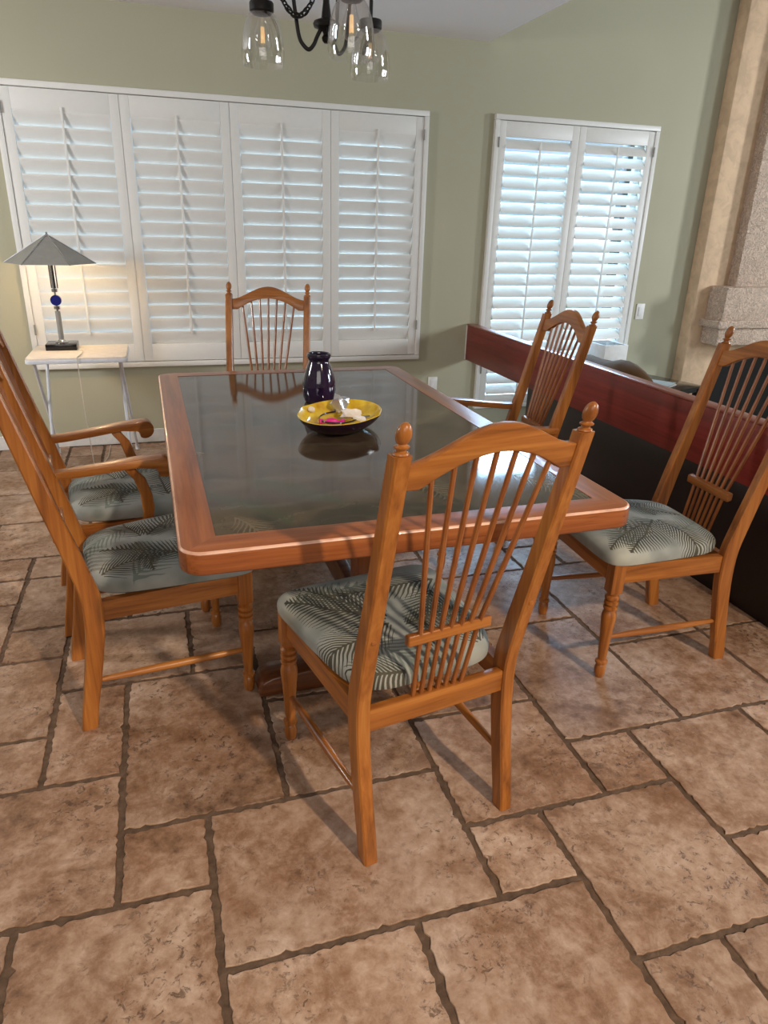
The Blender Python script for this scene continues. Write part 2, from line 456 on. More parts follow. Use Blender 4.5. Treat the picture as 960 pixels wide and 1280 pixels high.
# ------------------------------------------------------------------ walls, ceiling
BW = (-.705, 1.705, .53, 2.005)     # opening of the wide window
SW = (2.222, 3.412, .15, 2.02)      # opening of the narrow window
def make_back_wall():
    m = MB(); ya, yb = YW, YW + .16; zt = 5.0
    def blk(x0, x1, z0, z1): m.box(x0, x1, ya, yb, z0, z1)
    blk(-2.6, BW[0], -.3, zt); blk(BW[0], BW[1], -.3, BW[2]); blk(BW[0], BW[1], BW[3], zt)
    blk(BW[1], SW[0], -.3, zt); blk(SW[0], SW[1], -.3, SW[2]); blk(SW[0], SW[1], SW[3], zt); blk(SW[1], 7.0, -.3, zt)
    struct(m.build('wall_back', M['wall'], None, 0))
make_back_wall()
m = MB(); m.box(-2.75, -2.6, -1.2, YW + .16, -.3, 5.0); struct(m.build('wall_left', M['wall'], None, 0))
m = MB(); m.box(7.0, 7.15, -5.0, YW + .16, -.3, 5.0); struct(m.build('wall_right', M['wall'], None, 0))
m = MB(); m.box(-2.75, XE, -.15, YW, HC, 5.0); struct(m.build('ceiling', M['ceiling'], None, 0))
m = MB(); m.box(XE, 7.15, -5.0, YW + .16, 5.0, 5.1); struct(m.build('ceiling_high', M['ceiling'], None, 0))
m = MB(); m.box(-2.6, XE - .04, YW - .013, YW, .0, .088, .003); struct(m.build('baseboard_back', M['white2'], None, 0))

# ------------------------------------------------------------------ windows and shutters
def window(name, o, nx):
    root = bpy.data.objects.new(name, None); COL.objects.link(root); struct(root)
    x0, x1, z0, z1 = o
    m = MB(); y0, y1 = YW + .10, YW + .14; t = .04
    m.box(x0, x1, y0, y1, z0, z0 + t); m.box(x0, x1, y0, y1, z1 - t, z1); m.box(x0, x0 + t, y0, y1, z0, z1); m.box(x1 - t, x1, y0, y1, z0, z1)
    for i in range(1, nx):
        xm = x0 + (x1 - x0) * i / nx; m.box(xm - .02, xm + .02, y0, y1, z0, z1)
    m.build('window_sash', M['white2'], root, 0)
    m = MB(); m.add([(x0, YW + .12, z0), (x1, YW + .12, z0), (x1, YW + .12, z1), (x0, YW + .12, z1)], [(0, 1, 2, 3)]); m.build('window_glass', M['pane'], root, 0)
window('window_1', BW, 2)
window('window_2', SW, 1)

def shutter(name, label, o, n, top, bot, nl, pitch, tilts, grp):
    x0, x1, z0, z1 = o
    root = thing(name, label, 'shutter', ((x0 + x1) / 2, YW, z0), 0, grp)
    ox = Vector((-(x0 + x1) / 2, -YW, -z0))
    def B(m, nm, mat, par, sm=40):
        m.v = [tuple(Vector(v) + ox) for v in m.v]; return m.build(nm, mat, par, sm)
    f = .031; yf = YW - .034
    m = MB()
    m.box(x0 - f, x1 + f, yf, YW - .001, z1, z1 + f, .003); m.box(x0 - f, x1 + f, yf, YW - .001, z0 - f, z0, .003)
    m.box(x0 - f, x0, yf, YW - .001, z0 + .0005, z1 - .0005, .003); m.box(x1, x1 + f, yf, YW - .001, z0 + .0005, z1 - .0005, .003)
    # inner return of the frame, lining the opening
    for a in ((x0 + .0005, x0 + .012, z0, z1), (x1 - .012, x1 - .0005, z0, z1), (x0, x1, z0 + .0005, z0 + .012), (x0, x1, z1 - .012, z1 - .0005)):
        m.box(a[0], a[1], YW - .004, YW + .06, a[2], a[3])
    B(m, 'shutter_frame', M['white'], root)
    pw = (x1 - x0) / n
    for i in range(n):
        a, c = x0 + pw * i + .001, x0 + pw * (i + 1) - .001
        st = .052; y0, y1 = YW - .026, YW + .002
        m = MB()
        za, zb = z0 + .004, z1 - .004
        m.box(a, a + st, y0, y1, za, zb, .002); m.box(c - st, c, y0, y1, za, zb, .002)
        m.box(a + st, c - st, y0, y1, zb - top, zb, .002); m.box(a + st, c - st, y0, y1, za, za + bot, .002)
        m.box(c - .010, c, y1, y1 + .006, za, zb); m.box(a, a + .010, y1, y1 + .006, za, zb)
        if i < n - 1: m.box(c - .012, c + .008, y1 + .006, y1 + .010, za, zb)
        p = B(m, 'shutter_panel', M['white'], root)
        # louvers
        tl = math.radians(tilts[i]); m = MB()
        zlo, zhi = za + bot, zb - top
        st_ = (zhi - zlo) / nl; w, h = .0435, .0055
        prof = []
        for q in range(16):
            g = 2 * PI * q / 16; prof.append((w * math.copysign(abs(math.cos(g)) ** .8, math.cos(g)), h * math.sin(g)))
        for k in range(nl):
            zc = zlo + st_ * (k + .5); yc = YW - .012
            dt = tl + math.radians(random.uniform(-.5, .5)) 
            # room edge is at -y ; positive tilt raises the room edge
            ring = [(yc + u * math.cos(dt) + v * math.sin(dt), zc - u * math.sin(dt) + v * math.cos(dt)) for u, v in prof]
            m.loft([[(a + st + .002, y, z) for y, z in ring], [(c - st - .002, y, z) for y, z in ring]])
        B(m, 'louvers', M['white'], p)
        # tilt rod stands at the room edges of the louvers
        xr = (a + c) / 2; yr = YW - .012 - w * math.cos(tl) - .007
        zsh = w * math.sin(tl)
        m = MB(); m.box(xr - .006, xr + .006, yr - .005, yr + .005, zlo + st_ * .5 + zsh - .02, min(zhi + .02, zhi + zsh - .01 + .02), .002); B(m, 'tilt_rod', M['white'], p)
    # hinges on the outer stiles
    for xx in (x0, x1):
        for zz in (z0 + .14 * (z1 - z0), z0 + .93 * (z1 - z0)):
            m = MB(); m.tube([(xx, yf - .003, zz - .03), (xx, yf - .003, zz + .03)], .005, 8); B(m, 'hinge', M['lamp_metal'], root)
    return root
shutter('plantation_shutter', 'wide white plantation shutter of four closed panels behind the table', BW, 4, .105, .105, 16, .0767, (68, 72, 72, 72), 'white plantation shutters')
shutter('plantation_shutter', 'tall narrow white shutter of two panels, louvers open to daylight', SW, 2, .09, .065, 22, .0767, (-49, -49), 'white plantation shutters')

# outdoors seen through the louvers
m = MB(); m.box(-6, 10, YW + .3, 14, -.5, -.35); g = m.build('patio', M['grass'], None, 0); g['kind'] = 'structure'
m = MB(); m.box(-6, 12, 9.0, 9.15, -.35, 2.2); o = m.build('garden_wall', M['fence'], None, 0); o['kind'] = 'structure'
m = MB(); m.box(4.44, 4.60, 6.5, 6.6, -.35, 3.4, .004); o = m.build('patio_post', M['post']); tag(o, 'dark patio post glimpsed through gaps of the narrow shutter', 'post')
m = MB()
rh = random.Random(4)
for i in range(14):
    m.sphere((3.2 + i * .28, 8.6 + rh.uniform(-.1, .1), -.1 + rh.uniform(-.05, .25)), .34, 1, .7, 1.1, 12, 8)
o = m.build('hedge', M['hedge']); o['kind'] = 'stuff'; o['label'] = 'low green hedge in the garden beyond the narrow window'; o['category'] = 'hedge'

# ------------------------------------------------------------------ dining chairs
WR, WT, WF, DF = .192, .201, .209, .472
ST = [(0, .000, .042), (.06, .009, .043), (.14, .024, .045), (.24, .041, .048), (.33, .052, .051), (.42, .052, .052), (.50, .034, .049), (.58, .014, .046), (.70, -.018, .041), (.85, -.056, .037), (1.022, -.1, .033)]
def yc_at(z):
    for (a, ya, _), (b_, yb, _) in zip(ST, ST[1:]):
        if a <= z <= b_: return ya + (yb - ya) * (z - a) / (b_ - a)
    return ST[-1][1] - .237 * (z - ST[-1][0])
def rect_ring(cx, cy, z, wx, wy, bev=.004, tilt=0.0):
    a, c = wx / 2, wy / 2
    pts = [(-a + bev, -c), (a - bev, -c), (a, -c + bev), (a, c - bev), (a - bev, c), (-a + bev, c), (-a, c - bev), (-a, -c + bev)]
    return [(cx + x, cy + y, z - tilt * y) for x, y in pts]
def make_chair(arms):
    root = thing('dining_chair', 'x', 'chair', (0, 0, 0), 0, 'oak dining chairs around the table')
    e = .010 if arms else 0.0
    for s in (-1, 1):
        m = MB(); rings = []
        zs = []
        for (a, _, _), (b_, _, _) in zip(ST, ST[1:]):
            zs += [a + (b_ - a) * i / 3 for i in range(3)]
        zs.append(ST[-1][0])
        # smooth curve through the stations
        def sm(z, col):
            k = max(i for i in range(len(ST) - 1) if ST[i][0] <= z + 1e-9); k = min(k, len(ST) - 2)
            p0, p1, p2, p3 = ST[max(k - 1, 0)], ST[k], ST[k + 1], ST[min(k + 2, len(ST) - 1)]
            t_ = (z - p1[0]) / (p2[0] - p1[0]); d = p2[0] - p1[0]
            m1 = (p2[col] - p0[col]) / (p2[0] - p0[0]) * d; m2 = (p3[col] - p1[col]) / (p3[0] - p1[0]) * d
            return (2 * t_ ** 3 - 3 * t_ ** 2 + 1) * p1[col] + (t_ ** 3 - 2 * t_ ** 2 + t_) * m1 + (-2 * t_ ** 3 + 3 * t_ ** 2) * p2[col] + (t_ ** 3 - t_ ** 2) * m2
        for z in zs:
            x = s * (WR + e + (WT - WR) * z / 1.05)
            rings.append(rect_ring(x, sm(z, 1), z, .034, sm(z, 2)))
        m.loft(rings)
        p = m.build('rear_post', M['oak_z'], root)
        xt, yt = s * (WT + e), -.1
        m = MB(); m.lathe([(.0135, 0), (.015, .003), (.0135, .006), (.009, .008), (.0085, .012), (.0135, .0145), (.014, .017), (.0095, .0195), (.0085, .022), (.0115, .026), (.0138, .033), (.0142, .040), (.0128, .048), (.0095, .055), (.005, .0595), (.001, .061)], 20)
        m.v = [(xt + x, yt - .237 * z + y - .001, 1.021 + z) for x, y, z in m.v]
        m.build('finial', M['oak_z'], p)
        m = MB(); m.lathe([(.006, -.001), (.006, .002), (.003, .0035)], 12)
        zz = .60; xx = s * (WR + e + (WT - WR) * zz / 1.05)
        m.v = [(xx + x, yc_at(zz) - .0222 - z, zz + y) for x, y, z in m.v]
        m.build('wood_plug', M['oak_x'], p)
    # crest rail
    a = WT + e - .0165; N = 40
    def fb(x, wd): 
        q = abs(x) / wd
        return 0 if q >= 1 else .5 * (1 + math.cos(PI * q)) ** 1.0
    def fsharp(x, wd):
        q = abs(x) / wd
        return 0 if q >= 1 else (1 - q * q) ** 1.05
    top = [(-a + 2 * a * i / N, 0) for i in range(N + 1)]
    zt = lambda x: 1.000 + .062 * fb(x, .185) ** .85
    zb = lambda x: .950 + .056 * fsharp(x, .156)
    poly = [(x, zb(x)) for x, _ in top] + [(x, zt(x)) for x, _ in top[::-1]]
    m = MB(); m.prism(poly, lambda x, z, d: (x, -.1 - .237 * (z - 1.022) + d - .006 * (1 - (x / a) ** 2), z), -.011, .011, .003)
    m.build('crest_rail', M['oak_x'], root)
    # spindles
    for i in range(7):
        q = (i - 3) / 3.0
        xt_ = q * .132; zt_ = zb(xt_) + .006
        yt_ = -.1 - .237 * (zt_ - 1.022) - .005
        P = [(q * .064, .046, .388), (q * .0745, .010, .565), (xt_, yt_, zt_)]
        pts = []; rs = []
        for (u, v_, k) in ((P[0], P[1], 4), (P[1], P[2], 8)):
            for j in range(k):
                t_ = j / k; pts.append(tuple(u[c] + (v_[c] - u[c]) * t_ for c in range(3)))
        pts.append(P[2])
        for p_ in pts: rs.append(.0056 if p_[2] < .6 else .0060 if p_[2] < .85 else .0054)
        m = MB(); m.tube(pts, rs, 8); m.build('spindle', M['spindle'], root)
    m = MB(); m.box(-.106, .106, -.010, .010, -.0135, .0135, .004, 3); m.v = [(x, y + .0085 + .2 * (x / .106) ** 2 * .02, z + .565 - .2 * y) for x, y, z in m.v]
    m.build('spindle_slat', M['oak_x'], root)
    # seat frame
    m = MB(); m.box(-(WR + e) + .012, (WR + e) - .012, .034, .058, .335, .392, .003); m.build('rear_rail', M['oak_x'], root)
    m = MB(); m.box(-(WF + e) + .015, WF + e - .015, DF - .012, DF + .016, .352, .418, .003); m.build('front_rail', M['oak_x'], root)
    for s in (-1, 1):
        m = MB()
        xa, xb = s * (WR + e), s * (WF + e)
        rings = [[(xa - .012, .065, .345), (xa + .012, .065, .345), (xa + .012, .065, .402), (xa - .012, .065, .402)],
                 [(xb - .012, DF - .015, .352), (xb + .012, DF - .015, .352), (xb + .012, DF - .015, .418), (xb - .012, DF - .015, .418)]]
        m.loft(rings); m.build('side_rail', M['oak_y'], root)
        # turned front leg
        m = MB(); m.box(s * (WF + e) - .0215, s * (WF + e) + .0215, DF - .0215, DF + .0215, .318, .424, .004)
        m.lathe([(.0125, 0), (.0150, .004), (.0175, .018), (.0185, .030), (.0165, .044), (.0130, .050), (.0200, .055), (.0200, .063), (.0130, .068), (.0150, .09), (.0175, .14), (.0205, .19), (.0232, .218), (.0235, .234), (.0215, .246), (.0160, .254), (.0160, .257), (.0225, .260), (.0225, .269), (.0155, .272), (.0155, .275), (.0225, .278), (.0225, .287), (.0155, .290), (.0155, .293), (.0225, .296), (.0225, .304), (.0165, .309), (.0200, .320)], 20, (s * (WF + e), DF, 0))
        m.build('front_leg', M['oak_z'], root)
        # stretcher
        A = Vector((s * (WR + e), .046, .150)); B_ = Vector((s * (WF + e), DF, .150)); 
        m = MB(); m.tube([A.lerp(B_, i / 12) for i in range(13)], [.0075 + .0045 * math.sin(PI * i / 12) for i in range(13)], 10); m.build('stretcher', M['oak_y'], root)
    # upholstered seat : domed pad on a rounded trapezoid
    N = 64; out = []
    yb_, yf_ = .058, DF + .044
    for i in range(N):
        g = 2 * PI * i / N; ex = .36
        ex = .36 if math.sin(g) < 0 else .24
        cx_ = math.copysign(abs(math.cos(g)) ** ex, math.cos(g)); cy_ = math.copysign(abs(math.sin(g)) ** ex, math.sin(g))
        y = (yb_ + yf_) / 2 + cy_ * (yf_ - yb_) / 2
        hw = .180 + e + (.066) * ((y - yb_) / (yf_ - yb_)) ** .7
        out.append((cx_ * hw, y))
    cyy = (yb_ + yf_) / 2
    m = MB(); rings = []
    for sc, z in ((.90, .412), (.97, .413), (.995, .418), (1.0, .427), (1.0, .436), (.99, .446), (.965, .455), (.91, .463), (.78, .471), (.55, .477), (.3, .480), (.1, .481)):
        rings.append([(x * sc, cyy + (y - cyy) * sc, z + .010 * ((y - yb_) / (yf_ - yb_) - .5)) for x, y in out])
    m.loft(rings); m.build('seat', M['fabric'], root)
    if arms:
        for s in (-1, 1):
            X = s * (WR + e + .012); dz_ = -.012
            # arm : flat curved bar that ends in a downward scroll
            path = [(-.0, .596), (.08, .600), (.18, .609), (.28, .620), (.355, .625)]
            m = MB(); th = .013
            cc = (.365, .599)
            outer = [(y, z + th) for y, z in path] + [(cc[0] + .034 * math.cos(t_), cc[1] + .034 * math.sin(t_) + .004) for t_ in [1.35 - i * .32 for i in range(12)]]
            inner = [(.345, .589), (.338, .599)] + [(y, z - th) for y, z in path[::-1]][1:]
            poly = outer + inner
            def fn(y, z, d):
                w = (.020 + .010 * min(1, max(0, y / .3)))
                return (X + s * .028 * max(0, y / .35) + d * w, y, z)
            m.prism(poly, fn, -1, 1, .003)
            m.build('arm', M['oak_y'], root)
            # curved support
            sp = [(.300, .395), (.305, .44), (.302, .50), (.285, .56), (.262, .59), (.252, .608)]
            m = MB(); rings = []
            for i, (y, z) in enumerate(sp):
                q = i / (len(sp) - 1)
                rings.append(rect_ring(X + s * (.006 + .016 * q), y, z, .024, .040 - .004 * q))
            m.loft(rings); m.build('arm_support', M['oak_z'], root)
    return root
chair = make_chair(False)
chair.location = (.548, 1.200, 0); chair.rotation_euler = (0, 0, .174)
chair['label'] = 'armless oak spindle-back chair in the foreground, back turned, at the near table end'
dup(chair, (-.325, 2.019, 0), -1.409, 'armless oak chair at the near left table corner, cut by the picture edge')
dup(chair, (1.784, 1.846, 0), 1.524, 'armless oak chair beside the dark red divider, at the near right table corner')
dup(chair, (.526, 3.686, 0), 2.869, 'armless oak chair at the far table end, in front of the wide shutters')
armchair = make_chair(True)
armchair['category'] = 'chair'
armchair.name = 'dining_armchair'
armchair.location = (-.42, 2.575, 0); armchair.rotation_euler = (0, 0, -1.44)
armchair['label'] = 'oak armchair with scrolled arms on the left table side, near the tray table'
dup(armchair, (1.575, 2.729, 0), 1.487, 'oak armchair on the right table side, before the narrow window and divider')

# ------------------------------------------------------------------ dining table
tb = thing('dining_table', 'rectangular oak dining table with dark glass inset and rounded corners', 'table', (.527, 2.244, 0), math.radians(.6))
W2, L2, RC_, BWd, ZT, TH = .5385, .9215, .05, .078, .76, .054
in_w, in_l = W2 - BWd, L2 - BWd
def corner(sx, sy):
    a0 = {(1, 1): 0, (-1, 1): PI / 2, (-1, -1): PI, (1, -1): 3 * PI / 2}[(sx, sy)]
    return [(sx * (W2 - RC_) + RC_ * math.cos(a0 + i * PI / 16), sy * (L2 - RC_) + RC_ * math.sin(a0 + i * PI / 16)) for i in range(9)]
order = [(1, 1), (-1, 1), (-1, -1), (1, -1)]
for i in range(4):
    c0, c1 = order[i], order[(i + 1) % 4]
    A, B_ = corner(*c0), corner(*c1)
    poly = A[4:] + B_[:5] + [(c1[0] * in_w, c1[1] * in_l), (c0[0] * in_w, c0[1] * in_l)]
    # small gap for the mitre seam
    cx_ = sum(p[0] for p in poly) / len(poly); cy_ = sum(p[1] for p in poly) / len(poly)
    m = MB(); outer = lambda e: abs(e.verts[0].co.z - e.verts[1].co.z) < 1e-6 and all(max(abs(v.co.x) - (in_w + .02), abs(v.co.y) - (in_l + .02)) > 0 for v in e.verts) and (e.verts[0].co - e.verts[1].co).length > .004
    m.prism(poly, lambda x, y, d: (x, y, d), ZT - TH, ZT, .008, 3, outer)
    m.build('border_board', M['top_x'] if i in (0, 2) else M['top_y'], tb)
m = MB(); m.box(-in_w + .0005, in_w - .0005, -in_l + .0005, in_l - .0005, ZT - .02, ZT - .0012); m.build('glass_inset', M['inset'], tb, 0)
m = MB(); m.box(-in_w - .02, in_w + .02, -in_l - .02, in_l + .02, ZT - TH - .012, ZT - TH + .002, .002); m.build('under_frame', M['base_x'], tb)
for sy in (-.36, .62):
    m = MB()
    m.prism([(-.33, .0), (.33, .0), (.335, .02), (.325, .05), (.29, .066), (.12, .078), (-.12, .078), (-.29, .066), (-.325, .05), (-.335, .02)], lambda x, z, d: (x, d, z), sy - .05, sy + .05, .008, 3)
    m.build('trestle_foot', M['base_x'], tb)
    m = MB(); m.box(-.02, .075, sy - .042, sy + .042, .074, ZT - TH - .010, .006); m.build('trestle_post', M['base_z'], tb)
m = MB(); m.box(.008, .048, -.32, .58, .16, .25, .005); m.build('trestle_beam', M['base_x'], tb)

# ------------------------------------------------------------------ things on the table
v = thing('vase', 'small dark purple glazed vase with a flared rim on the table', 'vase', (.547, 2.535, ZT - .001))
m = MB(); m.lathe([(.046, 0), (.052, .004), (.0585, .02), (.0615, .045), (.0605, .07), (.055, .10), (.046, .128), (.039, .146), (.0365, .153), (.038, .158), (.0425, .163), (.0435, .171), (.0425, .177), (.039, .179), (.035, .176), (.033, .165), (.034, .15), (.045, .11), (.053, .05), (.04, .01)], 36)
m.build('vase_body', M['vase'], v)
BX, BY = .535, 2.160
bw = thing('bowl', 'shallow oval bowl, yellow inside and plum outside, holding trinkets', 'bowl', (BX, BY, ZT - .001), -.62)
def lug(x, y, z, R=.12):
    # two little pouring lips pulled out of the rim
    a = math.atan2(y, x)
    f = 0
    for a0 in (0, PI):
        d = (a - a0 + PI) % (2 * PI) - PI; f += math.exp(-(d / .13) ** 2)
    k = max(0, (z - .03) / .025) * f * .006
    r = math.hypot(x, y); 
    return (1.08 * x * (r + k) / max(r, 1e-6), 1.5 * y * (r + k) / max(r, 1e-6), z + k * .25)
ext = [(.062, 0), (.066, .004), (.078, .010), (.098, .024), (.111, .040), (.1165, .052), (.118, .056)]
inn_ = [(.118, .056), (.1165, .0575), (.113, .054), (.106, .042), (.094, .028), (.075, .016), (.05, .011), (.02, .010)]
m = MB(); m.lathe(ext, 64, cap1=False); m.v = [lug(*p) for p in m.v]; m.build('bowl_outside', M['plum'], bw)
m = MB(); m.lathe(inn_, 64, cap0=False); m.v = [lug(*p) for p in m.v]; m.build('bowl_inside', M['yellow'], bw)
# trinkets
def crumple(name, mat, c, r, label, cat, sx=1, sy=1, sz=.8, seed=1, amp=.35):
    rr = random.Random(seed); bb = bmesh.new(); bmesh.ops.create_icosphere(bb, subdivisions=2, radius=r)
    for w in bb.verts:
        k = 1 + rr.uniform(-amp, amp); w.co = Vector((w.co.x * k * sx, w.co.y * k * sy, w.co.z * k * sz))
    mz = min(w.co.z for w in bb.verts)
    m = MB(); m.bm(bb); m.v = [(x, y, z - mz) for x, y, z in m.v]
    o = m.build(name, mat, None, 25); o.location = c; return tag(o, label, cat)
zb_ = ZT + .0125
crumple('foil_wrapper', M['foil'], (BX + .024, BY + .105, zb_ + .012), .026, 'crumpled silver foil wrapper standing tallest in the yellow bowl', 'wrapper', 1, .8, 1.1, 3, .4)
crumple('paper_wrapper', M['shell'], (BX + .045, BY + .040, zb_ + .004), .025, 'white crumpled paper wrapper in the middle of the bowl', 'wrapper', 1.3, .8, .7, 5, .3)
m = MB()
for k in range(7):
    a = -.6 + 1.2 * k / 6
    m.tube([(0, 0, .006), (.016 * math.sin(a), .016 * math.cos(a), .014), (.034 * math.sin(a), .034 * math.cos(a), .006)], [.003, .0065, .004], 8)
o = m.build('seashell', M['shell']); o.location = (BX + .044, BY - .085, zb_ + .027); o.rotation_euler = (.35, -.25, 2.6); tag(o, 'ribbed white scallop seashell by the lip of the bowl', 'shell')
t_ = thing('pink_candy', 'shiny pink twisted candy at the front of the bowl', 'candy', (BX - .030, BY - .010, zb_ + .004), -.3)
m = MB(); m.tube([(-.022, 0, .008), (-.012, 0, .010), (0, 0, .011), (.012, 0, .010), (.022, 0, .008)], [.004, .010, .011, .010, .004], 12); m.build('candy_body', M['pink'], t_)
for s in (-1, 1):
    m = MB(); m.tube([(s * .02, 0, .008), (s * .03, .003, .009), (s * .04, 0, .008)], [.003, .008, .010], 8); m.build('wrapper_twist', M['pink'], t_)
m = MB()
pts = [(.062 * math.cos(2 * PI * i / 48), .078 * math.sin(2 * PI * i / 48), .004) for i in range(49)]
m.tube(pts, .0028, 8, False); o = m.build('bangle', M['vase']); o.location = (BX + .004, BY + .03, zb_ + .012); o.rotation_euler = (0, 0, -.62); tag(o, 'thin dark oval bangle lying round the trinkets in the bowl', 'bracelet')
m = MB(); m.tube([(-.055, 0, .0), (-.02, .002, .004), (.01, 0, .006), (.03, 0, .012), (.05, -.002, .018)], [.002, .002, .003, .0055, .003], 8); o = m.build('small_spoon', M['chrome']); o.location = (BX + .045, BY - .01, zb_ + .016); o.rotation_euler = (0, .05, -.45); tag(o, 'small silver spoon lying across the bowl contents', 'spoon')
crumple('pebble', M['cream'], (BX - .080, BY + .070, zb_ + .027), .012, 'tiny peach coloured pebble at the left wall of the bowl', 'pebble', 1, 1.2, .8, 8, .12)

# ------------------------------------------------------------------ room divider
dv = thing('room_divider', 'dark red wooden room divider with black lower panel along the living room', 'divider', (2.10, 3.1, 0))
y0, y1 = 1.60 - 3.1, YW - .004 - 3.1
m = MB(); m.box(0, .038, y0, y1, .483, .724, .004); m.build('fascia_board', M['divider_red'], dv)
m = MB(); m.box(-.002, .060, y0, y1, .724, .736, .004); m.build('cap_strip', M['divider_top'], dv)
m = MB(); m.box(.006, .034, y0, 3.78 - 3.1, 0, .484, .002); o = m.build('lower_panel', M['divider_dark'], dv)
m = MB(); m.box(-.004, .0, y1 - .012, y1, .483, .724, .001); m.build('end_strip', M['plate'], dv)

# ------------------------------------------------------------------ living room
fp = thing('fireplace', 'stepped beige stucco fireplace with a mantel and black firebox', 'fireplace', (4.6, YW - .002, -.16))
ox = Vector((-4.6, -YW + .002, .16))
def FB(m, nm, mat): m.v = [tuple(Vector(p) + ox) for p in m.v]; return m.build(nm, mat, fp)
yf1, yf2 = 4.62, 4.53
m = MB(); 
XA = 3.925; XB = 4.19; yb0 = YW - .002
m.box(XA, 4.24, yf1, yb0, -.16, 5.0, .012); m.box(4.24, 5.6, yf1, yb0, .45, 5.0, .004); m.box(5.3, 5.9, yf1, yb0, -.16, 5.0, .01)
FB(m, 'chimney_breast', M['stucco2'])
m = MB(); m.box(XB, 5.7, yf2, yf1 + .01, 1.0, 5.0, .012); FB(m, 'upper_chimney', M['stucco'])
m = MB()
m.box(4.035, 5.85, 4.43, yf1, .765, 1.01, .012); m.box(3.995, 5.9, 4.405, yf1, .715, .77, .008)
m.box(4.03, 5.86, 4.43, yf1, .585, .715, .012); FB(m, 'mantel', M['stucco'])
m = MB(); m.box(4.232, 5.31, yf1 + .008, yb0 - .004, -.15, .455); FB(m, 'firebox', M['firebox'])
sw = thing('light_switch', 'white wall switch plate beside the narrow window', 'switch', (3.53, YW - .001, .808))
m = MB(); m.box(-.036, .036, -.006, 0, -.058, .058, .003); m.build('switch_plate', M['plate'], sw)
m = MB(); m.box(-.017, .017, -.010, -.005, -.034, .034, .002); m.build('rocker', M['white2'], sw)
sw = thing('wall_outlet', 'white electrical outlet low on the wall between the windows', 'outlet', (1.86, YW - .001, .305))
m = MB(); m.box(-.036, .036, -.006, 0, -.058, .058, .003); m.build('outlet_plate', M['plate'], sw)
m = MB(); m.box(-.017, .017, -.009, -.005, -.034, .034, .003); m.build('socket', M['white2'], sw)

bn = thing('planter_box', 'tall square white planter box standing in front of the narrow window', 'planter', (3.09, 4.46, -.16))
m = MB()
a, hh, t_ = .095, .785, .006
m.box(-a, a, -.12, -.12 + t_, 0, hh, .003); m.box(-a, a, .12 - t_, .12, 0, hh, .003); m.box(-a, -a + t_, -.119, .119, 0, hh - .001, .002); m.box(a - t_, a, -.119, .119, 0, hh - .001, .002); m.box(-a + .001, a - .001, -.119, .119, 0, .02)
m.build('planter_shell', M['white2'], bn)
m = MB(); m.box(-a + t_, a - t_, -.12 + t_, .12 - t_, .02, hh - .004); m.build('opening_shade', M['black'], bn)  # black block standing in for the shade inside the planter opening

ec = thing('easy_chair', 'brown upholstered easy chair, its back just above the red divider', 'armchair', (2.55, 3.27, -.16))
m = MB(); m.box(-.33, .36, -.30, .32, .10, .46, .05, 4); m.build('seat_cushion', M['leather'], ec)
m = MB()
prof = [(-.30, .81), (-.27, .855), (-.20, .888), (-.12, .910), (-.05, .905), (.02, .885), (.12, .878), (.24, .882), (.33, .868)]
rings = []
for y, z in prof:
    rings.append([(-.33, y, .10), (-.13, y, .10), (-.14, y, z - .10), (-.17, y, z - .02), (-.22, y, z), (-.28, y, z - .015), (-.33, y, z - .08)])
m.loft(rings); m.build('backrest', M['leather'], ec, 60)
for s in (-1, 1):
    m = MB(); m.box(-.2, .36, s * .29 - .06, s * .29 + .06, .09, .60, .045, 4); m.build('armrest', M['leather'], ec)
for sx in (-.27, .28):
    for sy in (-.25, .25):
        m = MB(); m.box(sx - .02, sx + .02, sy - .02, sy + .02, 0, .11, .004); m.build('leg', M['divider_dark'], ec)

et = thing('end_table', 'low end table with a smoked black glass top near the fireplace', 'table', (3.31, 4.115, -.16), .32)
m = MB(); m.box(-.20, .20, -.235, .235, .548, .560, .003); m.build('glass_top', M['smoked'], et)
for sx in (-.17, .17):
    for sy in (-.205, .205):
        m = MB(); m.box(sx - .024, sx + .024, sy - .024, sy + .024, 0, .548, .002); m.build('leg', M['black'], et)
m = MB(); m.box(-.185, .185, -.22, .22, .52, .548); m.build('apron', M['black'], et)
for i, (dx, dy, rz, mt, lb) in enumerate([(-.07, -.05, .5, 'paper', 'pale magazine lying flat at the bottom of the stack on the black end table'), (-.065, -.045, .62, 'paper2', 'grey magazine on top of the stack on the black end table')]):
    m = MB(); m.box(-.085, .085, -.12, .12, 0, .007, .001); o = m.build('magazine', M[mt]); o.location = (3.31 + dx, 4.115 + dy, .4005 + i * .0075); o.rotation_euler = (0, 0, rz); tag(o, lb, 'magazine', 'magazines on the end table')

